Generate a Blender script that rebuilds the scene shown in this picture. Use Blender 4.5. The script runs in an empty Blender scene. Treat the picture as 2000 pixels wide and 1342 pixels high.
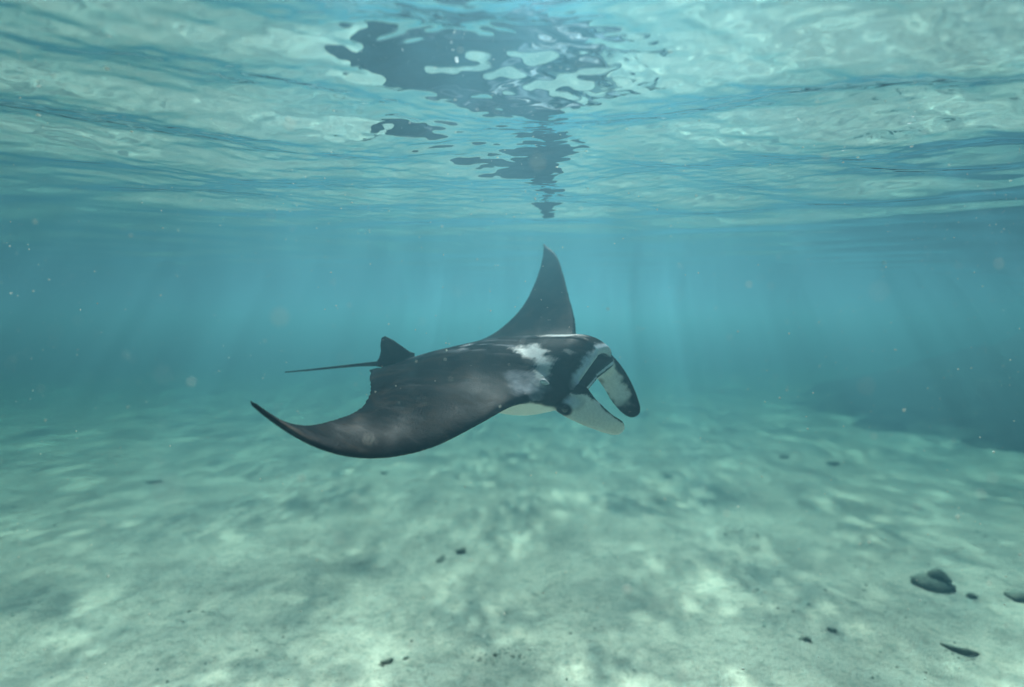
import bpy, bmesh, math, random
import numpy as np
from mathutils import Matrix, Vector, Euler
from mathutils.kdtree import KDTree

rad = math.radians
rng = random.Random(7)
scene = bpy.context.scene
col = scene.collection

# ------------------------------------------------------------------ camera, sky, sun, exposure
CAM_H = 3.30            # camera above the sand
KS = CAM_H / 2.70       # scale of the seabed's features
SURF_H = CAM_H + 0.755           # still water level above the sand
SUN_EL, SUN_AZ = 50.0, 4.0          # elevation, azimuth clockwise from +Y (view direction)

cam_d = bpy.data.cameras.new("camera")
cam_d.sensor_width = 36.0
cam_d.lens = 36.0 * 1091.0 / 2000.0
cam_d.clip_start, cam_d.clip_end = 0.02, 400.0
cam_d.dof.use_dof = True
cam_d.dof.focus_distance = 2.55
cam_d.dof.aperture_fstop = 0.80
cam = bpy.data.objects.new("camera", cam_d)
cam.location = (0, 0, CAM_H)
cam.rotation_euler = (rad(90) - math.atan(31.0 / 1091.0), 0, 0)
col.objects.link(cam)
scene.camera = cam

world = bpy.data.worlds.new("World")
scene.world = world
world.use_nodes = True
wn = world.node_tree.nodes
sky = wn.new("ShaderNodeTexSky")
sky.sky_type = 'NISHITA'
sky.sun_disc = False
sky.sun_elevation = rad(SUN_EL)
sky.sun_rotation = rad(SUN_AZ)
bg = wn["Background"]
bg.inputs["Strength"].default_value = 0.07
world.node_tree.links.new(sky.outputs[0], bg.inputs["Color"])

sun_d = bpy.data.lights.new("sun", 'SUN')
sun_d.energy = 5.0
sun_d.angle = rad(1.6)        # the sun's disc, widened by the choppy surface it shines through
sun_d.color = (1.0, 0.97, 0.94)
sun = bpy.data.objects.new("sun", sun_d)
to_sun = Vector((math.sin(rad(SUN_AZ)) * math.cos(rad(SUN_EL)), math.cos(rad(SUN_AZ)) * math.cos(rad(SUN_EL)), math.sin(rad(SUN_EL))))
sun.rotation_euler = to_sun.to_track_quat('Z', 'Y').to_euler()
sun.location = (0, 0, 20)
col.objects.link(sun)

vs = scene.view_settings
vs.view_transform = 'Standard'
vs.look = 'None'
vs.gamma = 1.0
vs.use_curve_mapping = False
vs.exposure = 2.3
scene.render.engine = 'CYCLES'
cy = scene.cycles
cy.use_denoising = True
cy.max_bounces = 5
cy.diffuse_bounces = 2
cy.glossy_bounces = 2
cy.transmission_bounces = 4
cy.volume_bounces = 0
cy.transparent_max_bounces = 8
cy.sample_clamp_indirect = 6.0

# ------------------------------------------------------------------ helpers
def link(name, me, parent=None, **props):
    o = bpy.data.objects.new(name, me)
    col.objects.link(o)
    o.parent = parent
    for k, v in props.items():
        o[k] = v
    return o

def mesh(name, verts, faces, mat=None, smooth=True):
    me = bpy.data.meshes.new(name)
    me.from_pydata([tuple(v) for v in verts], [], faces)
    if mat:
        me.materials.append(mat)
    if smooth:
        me.polygons.foreach_set("use_smooth", [True] * len(me.polygons))
    me.update()
    return me

class NT:
    def __init__(self, name):
        self.mat = bpy.data.materials.new(name)
        self.mat.use_nodes = True
        self.t = self.mat.node_tree
        self.n = self.t.nodes
        self.n.clear()
        self.out = self.n.new("ShaderNodeOutputMaterial")
    def node(self, kind, ins=None, **attrs):
        nd = self.n.new(kind)
        for k, v in attrs.items():
            setattr(nd, k, v)
        for k, v in (ins or {}).items():
            s = nd.inputs[k]
            if isinstance(v, bpy.types.NodeSocket):
                self.t.links.new(v, s)
            else:
                s.default_value = v
        return nd
    def link(self, a, b):
        self.t.links.new(a, b)
    def math(self, op, a, b=0.0, c=0.0, clamp=False):
        return self.node("ShaderNodeMath", {0: a, 1: b, 2: c}, operation=op, use_clamp=clamp).outputs[0]
    def ramp(self, fac, stops):
        r = self.node("ShaderNodeValToRGB", {"Fac": fac})
        e = r.color_ramp.elements
        while len(e) < len(stops):
            e.new(0.5)
        for el, (p, c) in zip(e, stops):
            el.position = p
            el.color = (c, c, c, 1) if isinstance(c, (int, float)) else (*c, 1)
        return r.outputs[0]
    def noise(self, vec, scale, detail=2.0, rough=0.5, dist=0.0):
        return self.node("ShaderNodeTexNoise", {"Vector": vec, "Scale": scale, "Detail": detail, "Roughness": rough, "Distortion": dist}).outputs[0]
    def mix(self, fac, a, b):
        m = self.node("ShaderNodeMix", data_type='RGBA')
        for s, v in ((m.inputs[0], fac), (m.inputs[6], a), (m.inputs[7], b)):
            if isinstance(v, bpy.types.NodeSocket):
                self.t.links.new(v, s)
            else:
                s.default_value = (*v, 1) if isinstance(v, tuple) and len(v) == 3 else v
        return m.outputs[2]

def smooth01(a, b, x):
    t = np.clip((x - a) / (b - a), 0, 1)
    return t * t * (3 - 2 * t)

def vnoise(P, scale, seed=0):
    """smooth value noise in 3D, 0..1"""
    P = np.asarray(P, float) * scale + seed * 17.31
    i = np.floor(P).astype(np.int64)
    f = P - i
    f = f * f * (3 - 2 * f)
    def h(a, b, c):
        n = (a * 73856093) ^ (b * 19349663) ^ (c * 83492791) ^ (seed * 2654435)
        n = (n ^ (n >> 13)) * 1274126177
        n = n ^ (n >> 16)
        return (n & 0xffff) / 65535.0
    r = 0
    for dx in (0, 1):
        wx = f[..., 0] if dx else 1 - f[..., 0]
        for dy in (0, 1):
            wy = f[..., 1] if dy else 1 - f[..., 1]
            for dz in (0, 1):
                wz = f[..., 2] if dz else 1 - f[..., 2]
                r = r + wx * wy * wz * h(i[..., 0] + dx, i[..., 1] + dy, i[..., 2] + dz)
    return r

def fbm(P, scale, octs=4, seed=0, gain=0.5):
    r, a, tot = 0, 1.0, 0
    for o in range(octs):
        r = r + a * vnoise(P, scale * 2 ** o, seed + o)
        tot += a
        a *= gain
    return r / tot

# ------------------------------------------------------------------ materials
def mat_water_surface():
    m = NT("water_surface")
    geo = m.node("ShaderNodeNewGeometry").outputs["Normal"]
    up = m.node("ShaderNodeCombineXYZ", {0: 0.0, 1: 0.0, 2: 1.0}).outputs[0]
    # light bends towards the upright on entering, so the slopes count for less in what passes
    sgn = m.node("ShaderNodeVectorMath", {0: geo, 1: up}, operation='DOT_PRODUCT').outputs["Value"]
    up2 = m.node("ShaderNodeVectorMath", {0: up, "Scale": m.math('SIGN', sgn)}, operation='SCALE').outputs[0]
    soft = m.node("ShaderNodeMix", {0: 0.35, 4: geo, 5: up2}, data_type='VECTOR').outputs[1]
    soft = m.node("ShaderNodeVectorMath", {0: soft}, operation='NORMALIZE').outputs[0]
    fres = m.node("ShaderNodeFresnel", {"IOR": 1.345, "Normal": soft}).outputs[0]
    # painted caustics: random bands in the transparent colour stand in for waves focusing light
    gobo = m.node("ShaderNodeAttribute", attribute_name="lens").outputs["Fac"]
    tr = m.node("ShaderNodeBsdfTransparent", {"Color": gobo})
    gl = m.node("ShaderNodeBsdfGlossy", {"Color": (0.74, 0.84, 0.92, 1), "Roughness": 0.0})
    mx = m.node("ShaderNodeMixShader", {0: fres, 1: tr.outputs[0], 2: gl.outputs[0]})
    m.link(mx.outputs[0], m.out.inputs["Surface"])
    return m.mat

def mat_water_body():
    m = NT("water_body")
    v = m.node("ShaderNodeVolumePrincipled", {"Color": (0.21, 0.56, 0.72, 1), "Absorption Color": (0.0, 0.45, 0.70, 1), "Density": 0.128, "Anisotropy": 0.78})
    m.link(v.outputs[0], m.out.inputs["Volume"])
    return m.mat

def mat_sand():
    m = NT("sand")
    tc = m.node("ShaderNodeMapping", {"Vector": m.node("ShaderNodeTexCoord").outputs["Object"], "Scale": (1 / KS, 1 / KS, 1 / KS)}).outputs[0]
    big = m.noise(tc, 1.3, 4.0, 0.55)
    mid = m.noise(tc, 5.0, 5.0, 0.6, 0.4)
    fine = m.noise(tc, 60.0, 4.0, 0.65)
    grit = m.noise(tc, 420.0, 2.0, 0.6)
    mot = m.noise(tc, 13.0, 4.0, 0.65, 0.6)
    c = m.mix(m.ramp(big, [(0.35, 0.0), (0.68, 1.0)]), (0.62, 0.54, 0.44), (0.84, 0.72, 0.58))
    c = m.mix(m.ramp(mid, [(0.46, 0.0), (0.70, 0.55)]), c, (0.41, 0.37, 0.30))
    c = m.mix(m.ramp(mot, [(0.50, 0.0), (0.68, 0.75)]), c, (0.31, 0.30, 0.235))
    c = m.mix(m.ramp(fine, [(0.52, 0.0), (0.68, 0.8)]), c, (0.16, 0.15, 0.11))
    c = m.mix(m.ramp(grit, [(0.35, 0.25), (0.55, 0.0)]), c, (0.2, 0.19, 0.15))
    h = m.math('ADD', m.math('MULTIPLY', fine, 0.012), m.math('MULTIPLY', grit, 0.003))
    h = m.math('ADD', h, m.math('MULTIPLY', mot, 0.03))
    bump = m.node("ShaderNodeBump", {"Strength": 0.8, "Distance": 1.0, "Height": h}).outputs[0]
    b = m.node("ShaderNodeBsdfPrincipled", {"Base Color": c, "Roughness": 0.95, "Specular IOR Level": 0.1, "Normal": bump})
    m.link(b.outputs[0], m.out.inputs["Surface"])
    return m.mat

def mat_stone(name, dark, light, scale, dust=0.0, foot=None):
    m = NT(name)
    tc = m.node("ShaderNodeTexCoord").outputs["Object"]
    n = m.noise(tc, scale, 5.0, 0.6, 0.3)
    c = m.mix(m.ramp(n, [(0.36, 0.0), (0.66, 1.0)]), dark, light)
    if dust:
        nz = m.node("ShaderNodeSeparateXYZ", {0: m.node("ShaderNodeNewGeometry").outputs["Normal"]}).outputs[2]
        f = m.math('MULTIPLY', m.ramp(m.math('ADD', nz, m.math('MULTIPLY_ADD', n, 0.9, -0.45)), [(0.55, 0.0), (1.0, 1.0)]), dust)
        c = m.mix(f, c, (0.36, 0.34, 0.27))
    if foot:                     # sand drifts up the foot of the bank
        z = m.node("ShaderNodeSeparateXYZ", {0: tc}).outputs[2]
        f = m.ramp(m.math('ADD', m.math('MULTIPLY', z, 0.5), m.noise(tc, 0.8, 4.0, 0.6)), [(foot[0], 1.0), (foot[1], 0.0)])
        c = m.mix(f, c, (0.45, 0.42, 0.34))
    bump = m.node("ShaderNodeBump", {"Strength": 0.8, "Distance": 0.02, "Height": m.noise(tc, scale * 3, 4.0, 0.6)}).outputs[0]
    b = m.node("ShaderNodeBsdfPrincipled", {"Base Color": c, "Roughness": 0.9, "Specular IOR Level": 0.15, "Normal": bump})
    m.link(b.outputs[0], m.out.inputs["Surface"])
    return m.mat

def mat_skin():
    m = NT("manta_skin")
    tc = m.node("ShaderNodeTexCoord").outputs["Object"]
    at = lambda n: m.node("ShaderNodeAttribute", attribute_name=n).outputs["Fac"]
    white, blue, grey = at("white"), at("blue"), at("grey")
    mott = m.noise(tc, 9.0, 5.0, 0.6, 0.5)
    stre = m.node("ShaderNodeMapping", {"Vector": tc, "Rotation": (0, 0, 0.25), "Scale": (5.0, 26.0, 26.0)}).outputs[0]
    st = m.noise(stre, 1.0, 4.0, 0.6, 0.2)
    fine = m.noise(tc, 95.0, 3.0, 0.6)
    black = m.mix(m.ramp(mott, [(0.50, 0.0), (0.68, 1.0)]), (0.004, 0.0045, 0.006), (0.024, 0.018, 0.014))
    black = m.mix(m.ramp(st, [(0.56, 0.0), (0.80, 0.45)]), black, (0.075, 0.070, 0.068))
    c = m.mix(grey, black, (0.30, 0.32, 0.35))
    pale = m.mix(m.ramp(fine, [(0.3, 0.0), (0.7, 1.0)]), (0.66, 0.67, 0.65), (0.82, 0.82, 0.78))
    c = m.mix(blue, c, m.mix(m.ramp(fine, [(0.35, 0.0), (0.65, 1.0)]), (0.45, 0.54, 0.62), (0.60, 0.67, 0.73)))
    c = m.mix(white, c, pale)
    spots = m.noise(tc, 150.0, 1.0, 0.4)
    c = m.mix(m.ramp(spots, [(0.74, 0.0), (0.80, 0.35)]), c, (0.22, 0.20, 0.19))
    h = m.math('ADD', m.math('MULTIPLY', fine, 0.003), m.math('MULTIPLY', mott, 0.004))
    bump = m.node("ShaderNodeBump", {"Strength": 0.40, "Distance": 1.0, "Height": h}).outputs[0]
    rgh = m.math('MULTIPLY_ADD', mott, 0.5, 0.16)
    b = m.node("ShaderNodeBsdfPrincipled", {"Base Color": c, "Roughness": rgh, "IOR": 1.045, "Specular IOR Level": 0.5, "Normal": bump})
    m.link(b.outputs[0], m.out.inputs["Surface"])
    return m.mat

def mat_plain(name, color, rough=0.5, spec=0.5, trans=0.0):
    m = NT(name)
    tc = m.node("ShaderNodeTexCoord").outputs["Object"]
    n = m.noise(tc, 60.0, 3.0)
    c = m.mix(n, tuple(x * 0.8 for x in color), tuple(min(1, x * 1.2) for x in color))
    b = m.node("ShaderNodeBsdfPrincipled", {"Base Color": c, "Roughness": rough, "Specular IOR Level": spec})
    sh = b.outputs[0]
    if trans:
        t = m.node("ShaderNodeBsdfTranslucent", {"Color": c})
        sh = m.node("ShaderNodeMixShader", {0: trans, 1: sh, 2: t.outputs[0]}).outputs[0]
    m.link(sh, m.out.inputs["Surface"])
    return m.mat

M = dict(surface=mat_water_surface(), body=mat_water_body(), sand=mat_sand(), skin=mat_skin(),
         stone=mat_stone("dark_stone", (0.050, 0.055, 0.042), (0.18, 0.17, 0.13), 14.0, dust=0.7),
         coral=mat_stone("coral_rubble", (0.06, 0.055, 0.04), (0.22, 0.20, 0.15), 30.0, dust=0.3),
         reef=mat_stone("reef_rock", (0.010, 0.013, 0.012), (0.045, 0.050, 0.042), 1.6, foot=(0.30, 0.62)),
         eye=mat_plain("eye_black", (0.006, 0.006, 0.008), 0.12, 0.6),
         flap=mat_plain("spiracle_pale", (0.55, 0.57, 0.60), 0.5, 0.3),
         snow=mat_plain("plankton", (0.85, 0.84, 0.78), 0.9, 0.1, 0.5))  # also colours the specks added as surface glints

# ------------------------------------------------------------------ the setting: water surface, sand, reef
def stretched(n, near, far, power=2.6):
    """monotone axis samples from -far to far, spaced near/n finely about 0"""
    t = np.linspace(-1, 1, n)
    return near * t + (far - near) * np.sign(t) * np.abs(t) ** power

def grid(xs, ys, hfun):
    X, Y = np.meshgrid(xs, ys)
    V = np.stack([X.ravel(), Y.ravel(), hfun(X, Y).ravel()], -1)
    nx, ny = len(xs), len(ys)
    I = np.arange(nx * ny).reshape(ny, nx)
    Fq = np.stack([I[:-1, :-1], I[:-1, 1:], I[1:, 1:], I[1:, :-1]], -1).reshape(-1, 4)
    return V, Fq

def fast_mesh(name, V, Fq, mat):
    me = bpy.data.meshes.new(name)
    me.vertices.add(len(V)); me.vertices.foreach_set("co", V.astype(np.float32).ravel())
    n, k = Fq.shape
    me.loops.add(n * k); me.loops.foreach_set("vertex_index", Fq.astype(np.int32).ravel())
    me.polygons.add(n); me.polygons.foreach_set("loop_start", np.arange(0, n * k, k, dtype=np.int32))
    me.polygons.foreach_set("use_smooth", np.ones(n, bool))
    me.materials.append(mat)
    me.update(calc_edges=True); me.validate()
    return me

WAVE_SEED = 6
wr = np.random.RandomState(WAVE_SEED)
WAVES = []
def add_waves(n, l0, l1, spread, slope_rms):
    for k in range(n):
        lam = l0 * (l1 / l0) ** wr.rand()
        th = math.pi / 2 + wr.normal(0, spread)
        kk = 2 * math.pi / lam
        WAVES.append((kk * math.cos(th), kk * math.sin(th), wr.rand() * 6.283, slope_rms * math.sqrt(2.0 / n) / kk, lam))
add_waves(10, 1.4, 4.0, 0.6, 0.045)
add_waves(16, 0.48, 1.0, 0.38, 0.125)
add_waves(24, 0.16, 0.45, 0.45, 0.055)
add_waves(60, 0.040, 0.15, 0.55, 0.085)

def axis(fine0, fine1, step, far, grow):
    a = list(np.arange(fine0, fine1, step))
    d = step
    while a[-1] < far:
        d *= grow; a.append(a[-1] + d)
    d = step; b = []
    x = fine0
    while x > -far:
        d *= grow; x -= d; b.append(x)
    return np.array(b[::-1] + a)

xs = axis(-1.6, 1.5, 0.0078, 75.0, 1.026)
ys = axis(0.95, 3.6, 0.0078, 75.0, 1.026)
DX, DY = np.meshgrid(np.gradient(xs), np.gradient(ys))
SP = np.maximum(DX, DY)
def wave_h(X, Y):
    h = np.zeros_like(X)
    for a, b, p, amp, lam in WAVES:
        h += amp * smooth01(2.5, 7.0, lam / SP) * np.sin(a * X + b * Y + p)
    h *= 1 - 0.85 * smooth01(2.2, 5.2, np.hypot(X, Y))      # calmer away from the ray
    return h
def lens(X, Y):  # caustic pattern painted into the transmission, independent of the wave mesh
    r2 = np.random.RandomState(5)
    def band(n, l0, l1, pw):
        g = np.zeros_like(X)
        for k in range(n):
            lam = l0 * (l1 / l0) ** r2.rand(); th = r2.rand() * 6.283; kk = 2 * math.pi / lam
            g += (lam / l1) ** pw * np.sin(kk * math.cos(th) * X + kk * math.sin(th) * Y + r2.rand() * 6.283)
        return g / g.std()
    big, patch, small = band(24, 1.1, 3.6, 0.2), band(16, 1.2, 4.0, 0.2), band(70, 0.15, 0.95, 0.5)
    # random waves folded into ridges, painting thin caustic lines into the transmission
    ridge = np.exp(-(band(60, 0.24, 0.75, 0.5) / 0.36) ** 2)
    g = 0.28 * big + (0.62 + 0.28 * np.clip(patch, -1.4, 2)) * (0.40 * small + 1.9 * (ridge - 0.35))
    return np.clip(0.37 + 0.18 * g + 0.11 * np.maximum(g, 0) ** 2, 0.11, 1.0)
V, Fq = grid(xs, ys, lambda X, Y: SURF_H + wave_h(X, Y))
me = fast_mesh("water_surface", V, Fq, M['surface'])
at = me.attributes.new("lens", 'FLOAT', 'POINT')
at.data.foreach_set("value", lens(V[:, 0], V[:, 1]).astype(np.float32))
link("water_surface", me, kind="structure", label="rippled underside of the sea surface mirroring the ray and sand")

def sand_h(X, Y):
    X = X / KS; Y = Y / KS
    P = np.stack([X, Y, 0 * X], -1)
    far = np.hypot(X, Y)
    h = 0.22 * (fbm(P, 0.35, 3, 3) - 0.5) + 0.10 * (fbm(P, 1.4, 3, 9) - 0.5)
    Q = np.stack([X * 0.8 + 0.5 * Y, 2.4 * (Y - 0.35 * X), 0 * X], -1)
    h += 0.016 * (fbm(Q, 2.2, 3, 21) - 0.5) * smooth01(30, 8, far)
    # shallow ring-shaped hollow
    r = np.hypot((X - 2.96) / 0.22, (Y - 7.10) / 0.30)
    h += 0.035 * np.exp(-((r - 1) / 0.3) ** 2) - 0.03 * np.exp(-(r / 0.7) ** 2)
    return h * KS

ysd = np.concatenate([-75 + 76.5 * np.linspace(0, 1, 40)[:-1] ** 0.5, np.linspace(1.5, 9.0, 330), 9.0 + 66.0 * np.linspace(0, 1, 120)[1:] ** 1.9])
xsd = stretched(420, 7.0, 75.0, 3.2)
V, Fq = grid(xsd, ysd, sand_h)
link("sand_seabed", fast_mesh("sand_seabed", V, Fq, M['sand']), kind="structure", label="pale rippled sand seabed dappled with light")

def sand_z(x, y):
    return float(sand_h(np.array([[x]]), np.array([[y]]))[0, 0])

# dark reef bank to the right
def reef():
    nu, nv = 150, 90
    U, W = np.meshgrid(np.linspace(0, 1, nu), np.linspace(0, 1, nv))
    a = U * 2 * np.pi
    rr = 1 - W                                  # 1 at the foot, 0 on top
    X = 20.0 + 11.3 * np.cos(a) * rr
    Y = 16.5 + 11.0 * np.sin(a) * rr
    Z = -0.45 + 4.2 * (1 - rr) ** 0.95
    P = np.stack([X, Y, Z], -1)
    d = fbm(P, 0.55, 5, 41) - 0.5
    X = X + np.cos(a) * d * 2.6 * rr
    Y = Y + np.sin(a) * d * 2.6 * rr
    Z = Z + (fbm(P, 0.9, 5, 51, 0.6) - 0.5) * 1.1 * np.sqrt(np.clip(W, 0, 1))
    V = np.stack([X.ravel(), Y.ravel(), Z.ravel()], -1) * KS
    I = np.arange(nu * nv).reshape(nv, nu)
    Fq = np.stack([I[:-1, :-1], I[:-1, 1:], I[1:, 1:], I[1:, :-1]], -1).reshape(-1, 4)
    return fast_mesh("reef_bank", V, Fq, M['reef'])
link("reef_bank", reef(), label="dark hazy reef bank rising from the sand at the right", category="reef")

# ------------------------------------------------------------------ the manta ray
HS = 1.5
YAW, PITCH, ROLL = 0.380885, 0.019242, 0.200592
POS = np.array([-0.1228, 3.0888, -0.254 + CAM_H])
SK = np.array([0, .25, .45, .7, .95, 1.2, 1.38, 1.5])
LEX = np.array([0.66, 0.5085, 0.3607, 0.2451, 0.0873, -0.1092, -0.3079, -0.5453])
TEX = np.array([-0.6584, -0.5956, -0.4902, -0.3448, -0.3065, -0.362, -0.4498, -0.5489])
AK = np.array([0, .35, .7, 1.05, 1.5])
TK = np.array([0, .35, .75, 1.1, 1.5])
WING = {-1: ([0.0, 0.1525, -0.1428, -0.1149, 0.3683], [-0.0145, -0.1219, -0.1662, -0.4442, -0.5501], 0.2142),
        1: ([0.0, 0.1733, 0.4579, 0.8134, 1.2181], [-0.003, 0.0158, 0.1805, 0.338, 0.5073], 0.3757)}

def spline(xk, yk, x):
    xk = np.asarray(xk, float); yk = np.asarray(yk, float); n = len(xk)
    h = np.diff(xk); d = np.diff(yk) / h
    m = np.zeros(n)
    for i in range(1, n - 1):
        if d[i - 1] * d[i] > 0:
            w1 = 2 * h[i] + h[i - 1]; w2 = h[i] + 2 * h[i - 1]
            m[i] = (w1 + w2) / (w1 / d[i - 1] + w2 / d[i])
    m[0] = d[0]; m[-1] = d[-1]
    x = np.clip(x, xk[0], xk[-1]); i = np.clip(np.searchsorted(xk, x) - 1, 0, n - 2)
    t = (x - xk[i]) / h[i]
    return ((1 + 2 * t) * (1 - t) ** 2 * yk[i] + t * (1 - t) ** 2 * h[i] * m[i] + t * t * (3 - 2 * t) * yk[i + 1] + t * t * (t - 1) * h[i] * m[i + 1])

def wing_frame(side, S):
    al, tw, sw = WING[side]
    fine = np.linspace(0, HS, 601)
    a = spline(AK, al, fine); am = (a[1:] + a[:-1]) / 2; ds = fine[1] - fine[0]
    y = np.interp(S, fine, np.concatenate([[0], np.cumsum(np.cos(am) * ds)]))
    z = np.interp(S, fine, np.concatenate([[0], np.cumsum(np.sin(am) * ds)]))
    a = spline(AK, al, S); t = spline(TK, tw, S)
    N = np.stack([0 * S, -np.sin(a) * side, np.cos(a)], -1)
    C = np.stack([np.cos(t), 0 * S, 0 * S], -1) + N * np.sin(t)[:, None]
    Nn = N * np.cos(t)[:, None] - np.stack([np.sin(t), 0 * S, 0 * S], -1)
    base = np.stack([sw * (S / HS) ** 2, y * side, z], -1)
    return base, C, Nn

MW = 0.255            # half width of the mouth
def build_disc():
    """ring stations across the span; every ring runs cavity - upper side - lower side - cavity"""
    NC, NU = 14, 84
    sv = np.concatenate([-np.linspace(HS, 0.42, 130)[:-1], np.linspace(-0.42, 0.42, 141), np.linspace(0.42, HS, 130)[1:]])
    rings, attr = [], []
    cu = (1 - np.cos(np.linspace(0, np.pi, NU))) / 2
    for s_ in sv:
        side = 1 if s_ >= 0 else -1
        s = abs(s_)
        b, C, N = (q[0] for q in wing_frame(side, np.array([s])))
        le = float(spline(SK, LEX, np.array([s]))[0]); te = float(spline(SK, TEX, np.array([s]))[0])
        head = float(smooth01(0.40, 0.24, s))
        le = le * (1 - head) + (0.618 + 0.17 * s_ - 0.55 * s * s) * head
        te = te - 0.02 * math.exp(-(s / 0.07) ** 2)
        # wing section
        tk = float(spline([0, .3, .6, 1.0, 1.35, 1.5], [.055, .052, .036, .022, .013, .007], np.array([s]))[0])
        sec = 1.75 * np.sqrt(cu) * (1 - cu) ** 0.85
        edge = 0.005 * np.sqrt(np.clip(1 - (2 * cu - 1) ** 2, 0, 1)) ** 0.6
        up = tk * sec * 1.05 + edge
        lo = tk * sec * 0.80 + edge
        bodyU = math.exp(-(s / 0.33) ** 2.5); bodyL = math.exp(-(s / 0.31) ** 3.0)
        bU = spline([0, .05, .12, .25, .42, .62, .82, 1], [.02, .070, .115, .150, .150, .118, .072, .008], cu)
        bL = spline([0, .06, .15, .3, .5, .72, .9, 1], [.02, .075, .120, .150, .135, .080, .035, .012], cu)
        # mouth
        mo = float(np.clip(1 - (s / MW) ** 2, 0, 1)) ** 0.5
        open_ = float(smooth01(MW, MW - 0.05, s))
        frontU = 0.098 * mo * np.exp(-(cu / 0.16) ** 2)
        frontL = (0.012 + 0.02 * mo) * open_ * np.exp(-(cu / 0.10) ** 2)
        up = up + bU * bodyU + frontU * 0.55
        lo = lo + bL * bodyL + frontL
        upx = le + (te - le) * cu
        lle = le + (0.60 * s * s - 0.012) * open_
        lox = lle + (te - lle) * cu
        depth = 0.30 * open_
        k = np.linspace(0, 1, NC)              # 0 at the back of the mouth, 1 at the lip
        capU = (up[0] - 0.022) * mo * (0.35 + 0.65 * np.sin(k * np.pi / 2)) * open_
        capL = -(lo[0] - 0.020) * mo * (0.35 + 0.65 * np.sin(k * np.pi / 2)) * open_
        cx = le - 0.010 - depth * (1 - k)
        # away from the mouth the front edge closes on itself
        if open_ <= 0:
            up = up.copy(); lo = lo.copy()
            cl = smooth01(0.0, 0.03, cu)
            up = up * np.maximum(cl, np.sqrt(np.clip(cu / 0.03, 0, 1))); lo = lo * np.maximum(cl, np.sqrt(np.clip(cu / 0.03, 0, 1)))
        lift = 0.048 * mo * 1.0            # the open mouth is carried high on the head
        P = lambda x, z: b + C * x + N * z
        ring, at = [], []
        for i in range(NC):
            ring.append(P(cx[i], capU[i] + lift)); at.append((s_, cx[i], -0.01 - depth * (1 - k[i]) * 0.5, 1 if open_ > 0 else 0))
        zl = np.exp(-(cu / 0.14) ** 2) * lift
        for i in range(NU):
            ring.append(P(upx[i], up[i] + zl[i])); at.append((s_, upx[i], -min(cu[i], 1 - cu[i]) * (le - te), 0))
        for i in range(NU - 1, -1, -1):
            ring.append(P(lox[i], -lo[i] + zl[i])); at.append((s_, lox[i], min(cu[i], 1 - cu[i]) * (le - te), 0))
        for i in range(NC - 1, -1, -1):
            ring.append(P(cx[i] + (lle - le) * k[i], capL[i] + lift)); at.append((s_, cx[i], 0.01, 1 if open_ > 0 else 0))
        rings.append(ring); attr.append(at)
    R = np.array(rings); A = np.array(attr)
    nr, nk = R.shape[:2]
    I = np.arange(nr * nk).reshape(nr, nk)
    J = np.roll(I, -1, 1)
    Fq = np.stack([I[:-1], J[:-1], J[1:], I[1:]], -1).reshape(-1, 4).tolist()
    Fq.append(I[0][::-1].tolist()); Fq.append(I[-1].tolist())
    return R.reshape(-1, 3), Fq, A.reshape(-1, 4)

def paddle(U, L, th, n=110, m=72):
    """flat curved fin between an upper and a lower edge; th: half thickness root..tip"""
    U = np.array(U); L = np.array(L)
    t = np.linspace(0, 1, n); tk = np.linspace(0, 1, len(U))
    Uc = np.stack([spline(tk, U[:, i], t) for i in range(3)], -1)
    Lc = np.stack([spline(tk, L[:, i], t) for i in range(3)], -1)
    V, A = [], []
    tang = np.gradient((Uc + Lc) / 2, axis=0)
    for i in range(n):
        c = (Uc[i] + Lc[i]) / 2; w = (Uc[i] - Lc[i]) / 2
        nn = np.cross(tang[i], w); nn /= np.linalg.norm(nn)
        h = th[0] + (th[1] - th[0]) * t[i]
        e = math.sqrt(max(0.0, 1 - max(0, (t[i] - 0.86) / 0.14) ** 2)) * 0.85 + 0.15
        for j in range(m):
            f = 2 * np.pi * j / m
            V.append(c + w * math.cos(f) * (0.55 + 0.45 * e) + nn * math.sin(f) * h * e); A.append((t[i], math.cos(f), math.sin(f)))
    I = np.arange(n * m).reshape(n, m); J = np.roll(I, -1, 1)
    Fq = np.stack([I[:-1], J[:-1], J[1:], I[1:]], -1).reshape(-1, 4).tolist()
    Fq.append(I[0][::-1].tolist()); Fq.append(I[-1].tolist())
    return np.array(V), Fq, np.array(A)

def slab(poly, y, th):
    """rounded blade from an outline in the x-z plane (fan of a ring, thin at the rim)"""
    P = np.array(poly); c = P.mean(0)
    V, Fq = [], []
    n = len(P)
    levels = [(1.0, 0.15), (0.93, 0.6), (0.75, 0.9), (0.4, 1.0)]
    for sgn in (1, -1):
        for k, h in levels:
            for q in P:
                V.append((c[0] + (q[0] - c[0]) * k, y + sgn * h * th, c[1] + (q[1] - c[1]) * k))
    L = len(levels)
    for sg in (0, 1):
        o = sg * L * n
        for l in range(L - 1):
            for i in range(n):
                j = (i + 1) % n
                f = [o + l * n + i, o + l * n + j, o + (l + 1) * n + j, o + (l + 1) * n + i]
                Fq.append(f if sg else f[::-1])
        cap = [o + (L - 1) * n + i for i in range(n)]
        Fq.append(cap if sg else cap[::-1])
    for i in range(n):
        j = (i + 1) % n
        Fq.append([i, j, L * n + j, L * n + i])
    return np.array(V, float), Fq

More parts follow.
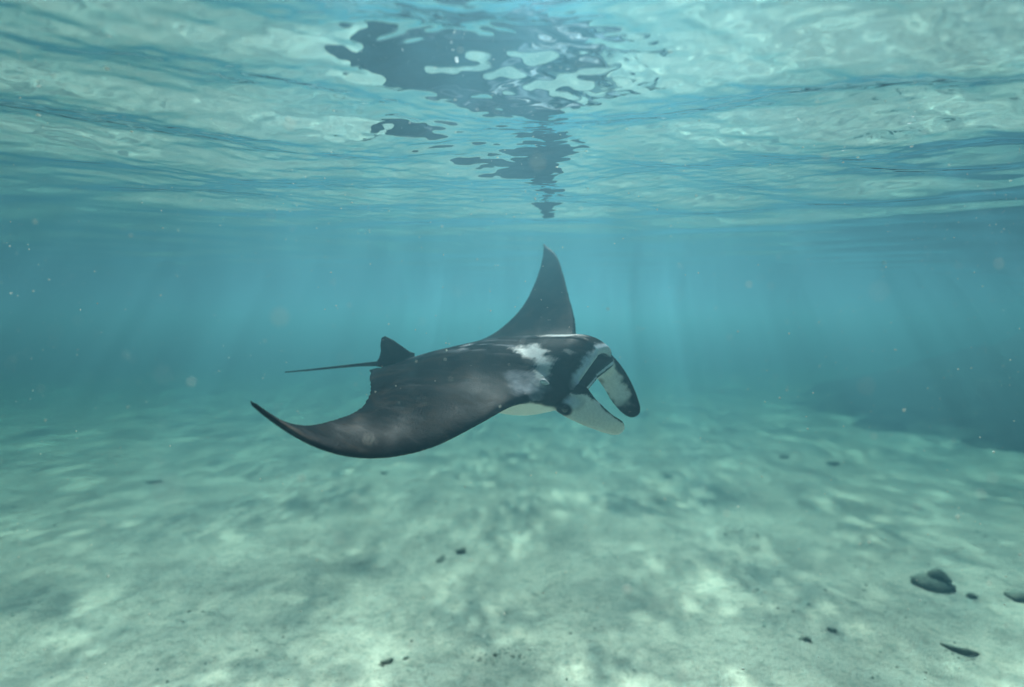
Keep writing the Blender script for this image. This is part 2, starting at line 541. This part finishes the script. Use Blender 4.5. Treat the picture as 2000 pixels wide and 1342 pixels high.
def ball(c, r, nu=20, nv=12):
    V, Fq = [], []
    for i in range(nv + 1):
        p = math.pi * i / nv
        for j in range(nu):
            a = 2 * math.pi * j / nu
            V.append((c[0] + r[0] * math.sin(p) * math.cos(a), c[1] + r[1] * math.sin(p) * math.sin(a), c[2] + r[2] * math.cos(p)))
    for i in range(nv):
        for j in range(nu):
            k = (j + 1) % nu
            Fq.append([i * nu + j, (i + 1) * nu + j, (i + 1) * nu + k, i * nu + k])
    return np.array(V), Fq

def tube(path, radii, m=12):
    path = np.array(path, float); n = len(path)
    tg = np.gradient(path, axis=0)
    V = []
    for i in range(n):
        t = tg[i] / np.linalg.norm(tg[i])
        a = np.cross(t, (0, 0, 1.0)); a /= np.linalg.norm(a); b = np.cross(t, a)
        for j in range(m):
            f = 2 * math.pi * j / m
            V.append(path[i] + radii[i] * (a * math.cos(f) + b * math.sin(f)))
    Fq = []
    for i in range(n - 1):
        for j in range(m):
            k = (j + 1) % m
            Fq.append([i * m + j, i * m + k, (i + 1) * m + k, (i + 1) * m + j])
    Fq.append(list(range(m))[::-1]); Fq.append([(n - 1) * m + j for j in range(m)])
    return np.array(V), Fq

R_UP = [(.47, -.20, .020), (.550, -.215, .028), (.600, -.236, .014), (.654, -.25, -.048), (.721, -.24, -.12), (.77, -.22, -.166), (.779, -.205, -.205)]
R_LO = [(.40, -.27, -.085), (.464, -.30, -.095), (.513, -.31, -.122), (.576, -.31, -.15), (.643, -.29, -.185), (.705, -.25, -.222), (.742, -.225, -.237)]
L_UP = [(.47, .19, .115), (.580, .240, .085), (.638, .268, .028), (.703, .285, -.075), (.751, .28, -.184), (.777, .25, -.269), (.769, .225, -.297)]
L_LO = [(.42, .26, -.07), (.494, .27, -.09), (.529, .275, -.10), (.567, .27, -.149), (.617, .25, -.229), (.677, .225, -.286), (.722, .205, -.307)]
FIN = [(-.46, .118), (-.492, .123), (-.545, .160), (-.599, .197), (-.652, .223), (-.678, .214), (-.692, .174), (-.696, .133), (-.713, .092), (-.736, .067), (-.72, .03), (-.50, .03)]
TAIL = [(-.60, 0, .045), (-.706, 0, .050), (-.742, 0, .052), (-.874, 0, .044), (-1.071, 0, .026), (-1.276, 0, .007), (-1.461, 0, -.008)]
TAIL_R = [.034, .020, .0145, .0095, .0072, .0058, .0036]

def build_manta():
    disc = build_disc()
    pieces = [(disc[0], disc[1])]
    lobeR = paddle(R_UP, R_LO, (.030, .008)); lobeL = paddle(L_UP, L_LO, (.030, .008))
    pieces += [lobeR[:2], lobeL[:2]]
    pieces.append(slab(FIN, 0.0, .016))
    for sd in (-1, 1):
        pieces.append(ball((.508, sd * .292, -.074), (.050, .036, .038)))
        # small pelvic fins
        pieces.append(slab([(-.60, .035), (-.68, .05), (-.745, .035), (-.72, .0), (-.62, -.01)], sd * .075, .012))
    V, Fq, o = [], [], 0
    for v, f in pieces:
        V.append(v); Fq += [[i + o for i in q] for q in f]; o += len(v)
    V = np.concatenate(V)
    src = mesh("manta_source", V, Fq)
    bm = bmesh.new(); bm.from_mesh(src)
    bmesh.ops.recalc_face_normals(bm, faces=bm.faces)
    bm.to_mesh(src); bm.free()
    tmp = bpy.data.objects.new("manta_source", src); col.objects.link(tmp)
    rm = tmp.modifiers.new("remesh", 'REMESH'); rm.mode = 'VOXEL'; rm.voxel_size = 0.0058; rm.adaptivity = 0.0
    sm = tmp.modifiers.new("smooth", 'SMOOTH'); sm.factor = 0.5; sm.iterations = 6
    dg = bpy.context.evaluated_depsgraph_get()
    me = bpy.data.meshes.new_from_object(tmp.evaluated_get(dg))
    bpy.data.objects.remove(tmp); bpy.data.meshes.remove(src)
    # tail, too thin for the voxels
    tv, tf = tube(TAIL, TAIL_R)
    t = np.linspace(0, 1, 40); tk = np.linspace(0, 1, len(TAIL)); TA = np.array(TAIL)
    tv, tf = tube(np.stack([np.interp(t, tk, TA[:, i]) for i in range(3)], -1), np.interp(t, tk, TAIL_R))
    bm = bmesh.new(); bm.from_mesh(me)
    vs_ = [bm.verts.new(v) for v in tv]
    for f in tf:
        bm.faces.new([vs_[i] for i in f])
    bm.to_mesh(me); bm.free()
    me.polygons.foreach_set("use_smooth", [True] * len(me.polygons))
    me.name = "manta_ray"
    me.materials.clear(); me.materials.append(M['skin'])
    # ---- markings
    n = len(me.vertices)
    co = np.empty(n * 3, np.float32); me.vertices.foreach_get("co", co); co = co.reshape(-1, 3).astype(float)
    kd = KDTree(len(disc[0]))
    for i, v in enumerate(disc[0]):
        kd.insert(v, i)
    kd.balance()
    idx = np.array([kd.find(v)[1] for v in co]); dist = np.array([np.linalg.norm(co[i] - disc[0][j]) for i, j in enumerate(idx)])
    A = disc[2][idx]
    s, px, vent, cav = A[:, 0], A[:, 1], A[:, 2], A[:, 3]
    onb = dist < 0.02
    nz = fbm(co, 14, 4, 5) - 0.5
    nz2 = fbm(co, 40, 3, 8) - 0.5
    stre = fbm(co * np.array([1, 5, 5]), 6, 4, 15) - 0.5
    white = smooth01(0.004, 0.03, vent + nz * 0.03 + nz2 * 0.02) * onb
    # black rear rim and wing tips below
    white *= smooth01(1.40, 1.05, np.abs(s) + nz * 0.3)
    white *= 1 - cav
    # pale shoulder hooks on the back
    up = (vent <= 0.0) & onb & (cav < 0.5)
    a = np.abs(s)
    def blob(cx, cs, rx, rs, rot=0.0):
        dx = px - cx; dy = a - cs
        c_, s_ = math.cos(rot), math.sin(rot)
        return np.sqrt(((dx * c_ + dy * s_) / rx) ** 2 + ((-dx * s_ + dy * c_) / rs) ** 2)
    wob = nz * 1.7 + stre * 1.3 + nz2 * 1.3
    hook = smooth01(1.25, 0.35, blob(.300, .165, .110, .055, 0.30) + wob)
    hook = np.maximum(hook, 0.62 * smooth01(1.25, 0.35, blob(.385, .245, .042, .090, 0.0) + wob * 0.8))
    hook = np.maximum(hook, (s > 0) * smooth01(1.2, 0.4, blob(.400, .055, .130, .050, 0.0) + wob * 0.6))
    hook = np.maximum(hook, 0.25 * smooth01(1.2, 0.4, blob(.480, .13, .026, .018) + wob))
    veil = smooth01(1.25, 0.45, blob(.325, .36, .105, .080, -0.2) + nz * 1.4)
    notch = smooth01(1.3, 0.5, blob(.280, .255, .062, .040) + nz * 0.9)
    hook *= 1 - 0.9 * notch
    white = np.where(up, np.maximum(white, hook), white)
    grey = np.where(up, veil * (1 - notch) * (0.75 + nz2), 0.0)
    # streaks behind the shoulders and at the fin foot
    trail = smooth01(1.2, 0.2, blob(.02, .10, .34, .10, 0.1)) * smooth01(0.02, 0.16, stre + nz * 0.3)
    trail = np.maximum(trail, 0.8 * smooth01(1.2, 0.4, blob(-.44, .05, .07, .05) + nz * 1.2))
    grey = np.where(up, np.maximum(grey, trail * 0.6), grey)
    # pale rim round the mouth
    blue = np.zeros(n)
    rim = smooth01(0.034, 0.008, np.abs(px - (0.618 + 0.17 * s - 0.55 * s * s)) + nz * 0.03 + nz2 * 0.03) * smooth01(MW + .01, MW - .04, a)
    blue = np.where((vent <= 0) & onb, rim * 0.9, blue)
    white = np.where((vent <= 0) & onb, np.maximum(white, 0.30 * rim * smooth01(-.05, .15, nz2 + nz)), white)
    # lobes
    for (LV, LF, LA), sd in ((lobeR, -1), (lobeL, 1)):
        k2 = KDTree(len(LV))
        for i, v in enumerate(LV):
            k2.insert(v, i)
        k2.balance()
        near = np.where((co[:, 0] > 0.38) & (co[:, 1] * sd > 0.12))[0]
        for i in near:
            _, j, d = k2.find(co[i])
            if d < 0.012 and (dist[i] > 0.012 or co[i, 0] > 0.62):
                tt, cw, cs = LA[j]
                q = nz[i]; q2 = nz2[i]
                outer = (cs * sd) > 0      # refined below by the y offset
                if sd < 0:
                    w = float(smooth01(0.93, 0.84, cw + q * 0.25 + q2 * 0.30 + 2.6 * max(0, 0.50 - tt)))
                    
                    white[i] = w; blue[i] = 0.0; grey[i] = 0
                else:
                    w = float(smooth01(0.62, 0.30, cw + q * 0.6)) * float(smooth01(0.58, 0.34, tt + q * 0.4))
                    bl = float(smooth01(0.95, 0.50, abs(cw + 0.12) + q * 0.9 + q2 * 0.6)) * float(smooth01(0.86, 0.62, tt + q * 0.25))
                    white[i] = max(w * 0.9, bl * 0.45); blue[i] = bl; grey[i] = 0
    # black cheek down to each eye, bluish patch before it
    for sd in (-1, 1):
        def ell(c, r):
            return np.linalg.norm((co - np.array(c) * np.array([1, sd, 1])) / np.array(r), axis=1)
        cheek = smooth01(1.3, 0.8, ell((.482, .32, -.035), (.058, .12, .045)) + nz * 0.7)
        eyep = smooth01(1.35, 0.9, ell((.512, .325, -.080), (.036, .08, .030)) + nz * 0.5)
        bl_ = smooth01(1.5, 0.7, ell((.555, .31, -.050), (.042, .10, .030)) + nz * 0.9)
        sidem = (co[:, 1] * sd > 0.2)
        white = np.where(sidem, white * (1 - cheek) * (1 - bl_ * 0.8), white)
        blue = np.where(sidem, np.maximum(blue * (1 - cheek), bl_ * 0.9), blue)
        white = np.where(sidem, white * (1 - eyep), white); blue = np.where(sidem, blue * (1 - eyep), blue)
        grey = np.where(sidem, grey * (1 - cheek) * (1 - eyep), grey)
    # black head and cheek above the eye line
    for nm, val in (("white", white), ("blue", blue), ("grey", grey)):
        at = me.attributes.new(nm, 'FLOAT', 'POINT')
        at.data.foreach_set("value", np.clip(val, 0, 1).astype(np.float32))
    me.update()
    o = link("manta_ray", me, label="black and white manta ray gliding with open mouth and raised far wing", category="manta ray")
    cyw, syw = math.cos(-YAW), math.sin(-YAW); cp, sp = math.cos(PITCH), math.sin(PITCH); cr, sr = math.cos(ROLL), math.sin(ROLL)
    Rz = np.array([[cyw, -syw, 0], [syw, cyw, 0], [0, 0, 1]]); Ry = np.array([[cp, 0, -sp], [0, 1, 0], [sp, 0, cp]]); Rx = np.array([[1, 0, 0], [0, cr, -sr], [0, sr, cr]])
    Rm = Rz @ Ry @ Rx
    mw = Matrix([[*Rm[0], POS[0]], [*Rm[1], POS[1]], [*Rm[2], POS[2]], [0, 0, 0, 1]])
    o.matrix_world = mw
    for sd in (-1, 1):
        v, f = ball((0, 0, 0), (.018, .014, .019))
        e = link("eye", mesh("eye", v, f, M['eye']), o)
        e.location = (.518, sd * .322, -.074)
        # pale flap over the spiracle
        v, f = ball((0, 0, 0), (.020, .012, .016))
        v[:, 0] = np.where(v[:, 0] > 0, v[:, 0] * 1.5 * (1 - 0.6 * np.abs(v[:, 2]) / .016), v[:, 0])
        fl = link("spiracle", mesh("spiracle", v, f, M['flap']), o)
        fl.location = (.420, sd * .309, .050)
        fl.rotation_euler = (0, 0.3, 0)
    return o
manta = build_manta()

# ------------------------------------------------------------------ stones and rubble on the sand
def ico(sub):
    bm = bmesh.new(); bmesh.ops.create_icosphere(bm, subdivisions=sub, radius=1.0)
    V = np.array([v.co[:] for v in bm.verts]); Fq = [[v.index for v in f.verts] for f in bm.faces]
    bm.free()
    return V, Fq
ICO1, ICO2, ICO3 = ico(1), ico(2), ico(3)

def pebble(seed, size, lump=0.5, freq=1.3, base=None):
    V, Fq = base or ICO2
    d = 1 + lump * (fbm(V + seed * 3.7, freq, 3, seed) - 0.5) * 2
    return V * d[:, None] * np.array(size), Fq

def place(name, label, cat, x, y, size, rz=0.0, tilt=0.0, seed=1, mat='stone', lump=0.5, sink=0.42, shape=None, group=None):
    x *= KS; y *= KS; size = [q * KS for q in size]
    v, f = pebble(seed, size, lump, base=ICO3)
    if shape == 'two':          # a second lobe leaning on the first
        v2, f2 = pebble(seed + 5, [q * k for q, k in zip(size, (.55, .6, 1.25))], lump, base=ICO3)
        v2 = v2 + np.array([size[0] * .25, size[1] * .2, size[2] * .55])
        f = f + [[i + len(v) for i in q] for q in f2]; v = np.concatenate([v, v2])
    if shape == 'drop':         # pear outline
        t = (v[:, 1] / size[1] + 1) / 2
        v[:, 0] *= 1.15 - 0.85 * np.clip(t, 0, 1) ** 1.3
        v[:, 1] = np.where(v[:, 1] > 0, v[:, 1] * 1.35, v[:, 1])
    if shape == 'bent':
        v[:, 1] += 0.35 * size[0] * (v[:, 0] / size[0]) ** 2
    o = link(name, mesh(name, v, f, M[mat]), label=label, category=cat)
    if group:
        o["group"] = group
    o.location = (x, y, sand_z(x, y) + size[2] * (1 - 2 * sink))
    o.rotation_euler = (tilt, 0, rz)
    return o

place("stone", "large dark two-lobed stone on the sand at the lower right", "stone", 4.35, 5.72, (.20, .15, .085), -0.5, 0.1, 3, lump=.45, sink=.42, shape='two')
place("stone", "small dark stone just right of the large two-lobed stone", "stone", 4.54, 5.45, (.050, .040, .035), 0.3, 0, 8)
place("stone", "long dark bent stone lying near the lower right corner", "stone", 3.74, 4.58, (.125, .034, .034), -0.55, 0, 12, lump=.3, shape='bent')
place("stone", "dark stone half cut off by the right edge of the picture", "stone", 4.98, 5.42, (.11, .09, .06), 0.4, 0, 14)
place("seed_pod", "dark pear-shaped pod lying on pale sand below the ray", "seed pod", -0.84, 6.53, (.054, .080, .022), -0.25, 0.15, 17, lump=.12, shape='drop')
place("coral_fragment", "grey branching coral piece just right of the pear-shaped pod", "coral", -0.62, 6.77, (.055, .060, .035), 0.4, 0, 19, mat='coral', lump=.8)
place("coral_fragment", "dark forked coral piece at the bottom edge, left of the middle", "coral", -1.01, 4.41, (.050, .022, .020), 0.35, 0, 23, lump=.7, shape='bent')
place("coral_fragment", "short dark coral sliver right of the forked coral piece", "coral", -0.87, 4.50, (.026, .012, .012), 0.6, 0, 27, lump=.5)
place("pebble", "round black pebble among brown rubble at the bottom middle", "pebble", -0.14, 4.57, (.016, .016, .013), 0, 0, 31, lump=.2)
place("shell", "pale green leaf-shaped shell on hazy sand right of the ray's mouth", "shell", 2.83, 10.1, (.090, .070, .022), 0.5, 0, 33, mat='coral', lump=.3, shape='drop')
place("stone", "hazy dark lump on distant sand before the reef bank", "stone", 6.30, 10.9, (.13, .10, .05), 0.2, 0, 37, lump=.5, mat='coral')
place("stone", "faint blue grey lump left of the hazy lump before the reef", "stone", 5.55, 11.3, (.10, .09, .045), 1.0, 0, 39, lump=.5, mat='coral')
place("stone", "faint lump on distant sand at the far left below the wing tip", "stone", -6.25, 9.7, (.11, .07, .035), 0.2, 0, 43, lump=.6, mat='coral')
place("stone", "flat dark stone on the sand below the near wing", "stone", -2.35, 10.2, (.08, .06, .03), 0.7, 0, 47, lump=.5, mat='coral')
place("stone", "thumb-sized dark stone at the bottom edge right of the middle", "stone", 2.52, 4.70, (.035, .026, .024), 0.3, 0, 53, lump=.4)
place("coral_fragment", "small dark coral stub left of the long bent stone", "coral", 2.82, 4.86, (.038, .020, .020), -0.5, 0, 57, lump=.6)

# loose grit and rubble too small to count
def rubble():
    r = np.random.RandomState(3)
    Vs, Fs, o = [], [], 0
    pts = []
    for k in range(2600):
        y = 3.6 + 9.0 * r.rand() ** 1.5
        x = (r.rand() * 2 - 1) * y * 1.0
        p = fbm(np.array([[x, y, 0.0]]), 0.9, 3, 61)[0]
        if r.rand() < 0.10 + 2.2 * max(0, p - 0.5):
            pts.append((x, y, 0.004 + 0.013 * r.rand() ** 3.0 * (1.5 if y > 7 else 1)))
    for k in range(90):         # brown patch at the bottom middle
        pts.append((-0.12 + r.normal(0, .16), 4.55 + r.normal(0, .10), 0.003 + 0.008 * r.rand() ** 2))
    for k in range(70):         # broken ring round the hollow
        a = r.rand() * 6.283
        if math.sin(3 * a) > -0.3:
            q = 1 + r.normal(0, .12)
            pts.append((2.96 + .22 * q * math.cos(a), 7.10 + .30 * q * math.sin(a), 0.006 + 0.012 * r.rand() ** 2))
    for x0, y0, q0 in ((4.35, 5.72, .20), (3.74, 4.58, .11), (4.98, 5.42, .11), (-0.62, 6.77, .06), (2.52, 4.70, .04), (-1.01, 4.41, .05)):
        for k in range(26):     # bits gathered round the larger stones
            a = r.rand() * 6.283; d = q0 * (0.75 + 0.8 * r.rand() ** 2)
            pts.append((x0 + d * math.cos(a), y0 + d * math.sin(a), 0.004 + 0.011 * r.rand() ** 3))
    pts = [(x * KS, y * KS, q * KS) for x, y, q in pts]
    P = np.array(pts)
    Z = sand_h(P[:, 0], P[:, 1])
    shapes = [pebble(70 + k, (1, .75, .55), .6, base=ICO1) for k in range(6)]
    for i, (x, y, q) in enumerate(pts):
        v, f = shapes[i % 6]
        c, s_ = math.cos(i * 1.7), math.sin(i * 1.7)
        st = 1 + 1.2 * ((i * 37) % 10 == 0)
        vx, vy = v[:, 0] * q * st, v[:, 1] * q
        Vs.append(np.stack([x + vx * c - vy * s_, y + vx * s_ + vy * c, Z[i] + q * .15 + v[:, 2] * q], -1))
        Fs += [[a + o for a in t] for t in f]; o += len(v)
    return mesh("coral_rubble", np.concatenate(Vs), Fs, M['coral'])
link("coral_rubble", rubble(), kind="stuff", label="scattered grit and tiny coral rubble on the sand")

# ------------------------------------------------------------------ specks drifting in the water
def snow():
    r = np.random.RandomState(9)
    V0, F0 = ICO1
    Vs, Fs, o = [], [], 0
    for k in range(8000):
        near = k < 900
        y = 0.30 + (0.9 * r.rand() if near else 6.5 * r.rand() ** 0.8)
        x = (r.rand() * 2 - 1) * (y * 1.05 + 0.1)
        z = 0.15 + (SURF_H - 0.25) * r.rand()
        if near and abs(z - CAM_H) > y * 0.75:
            continue
        q = (0.0011 + 0.0026 * r.rand() ** 3) if not near else (0.0006 + 0.0009 * r.rand() ** 2)
        if r.rand() < 0.03:
            q *= 1.8
        Vs.append(V0 * q * (0.7 + 0.6 * r.rand(3)) + np.array([x, y, z]))
        Fs.append(np.array(F0) + o); o += len(V0)
    for k in range(260):        # pale specks added just under the surface to stand in for sun glints
        y = 1.4 + 3.4 * r.rand() ** 0.8; x = (r.rand() * 2 - 1) * 0.95 * y
        if fbm(np.array([[x, y, 0.0]]), 1.3, 2, 77)[0] < 0.47:
            continue
        q = 0.0016 + 0.0040 * r.rand() ** 3
        Vs.append(V0 * q * np.array([1.3, 1.3, 0.7]) + np.array([x, y, SURF_H - 0.045 - 0.03 * r.rand()]))
        Fs.append(np.array(F0) + o); o += len(V0)
    return fast_mesh("marine_snow_and_glints", np.concatenate(Vs), np.concatenate(Fs), M['snow'])
link("marine_snow_and_glints", snow(), kind="stuff", label="pale plankton specks drifting in the water, with specks added as surface glints")

# ------------------------------------------------------------------ the water itself
def box(x0, x1, y0, y1, z0, z1):
    v = [(x, y, z) for z in (z0, z1) for y in (y0, y1) for x in (x0, x1)]
    f = [(0, 2, 3, 1), (4, 5, 7, 6), (0, 1, 5, 4), (2, 6, 7, 3), (0, 4, 6, 2), (1, 3, 7, 5)]
    return v, f
v, f = box(-80, 80, -80, 80, -1.5, SURF_H + 0.30)
link("haze", mesh("haze", v, f, M['body'], smooth=False), kind="stuff", label="blue green sea water clouding the distance")
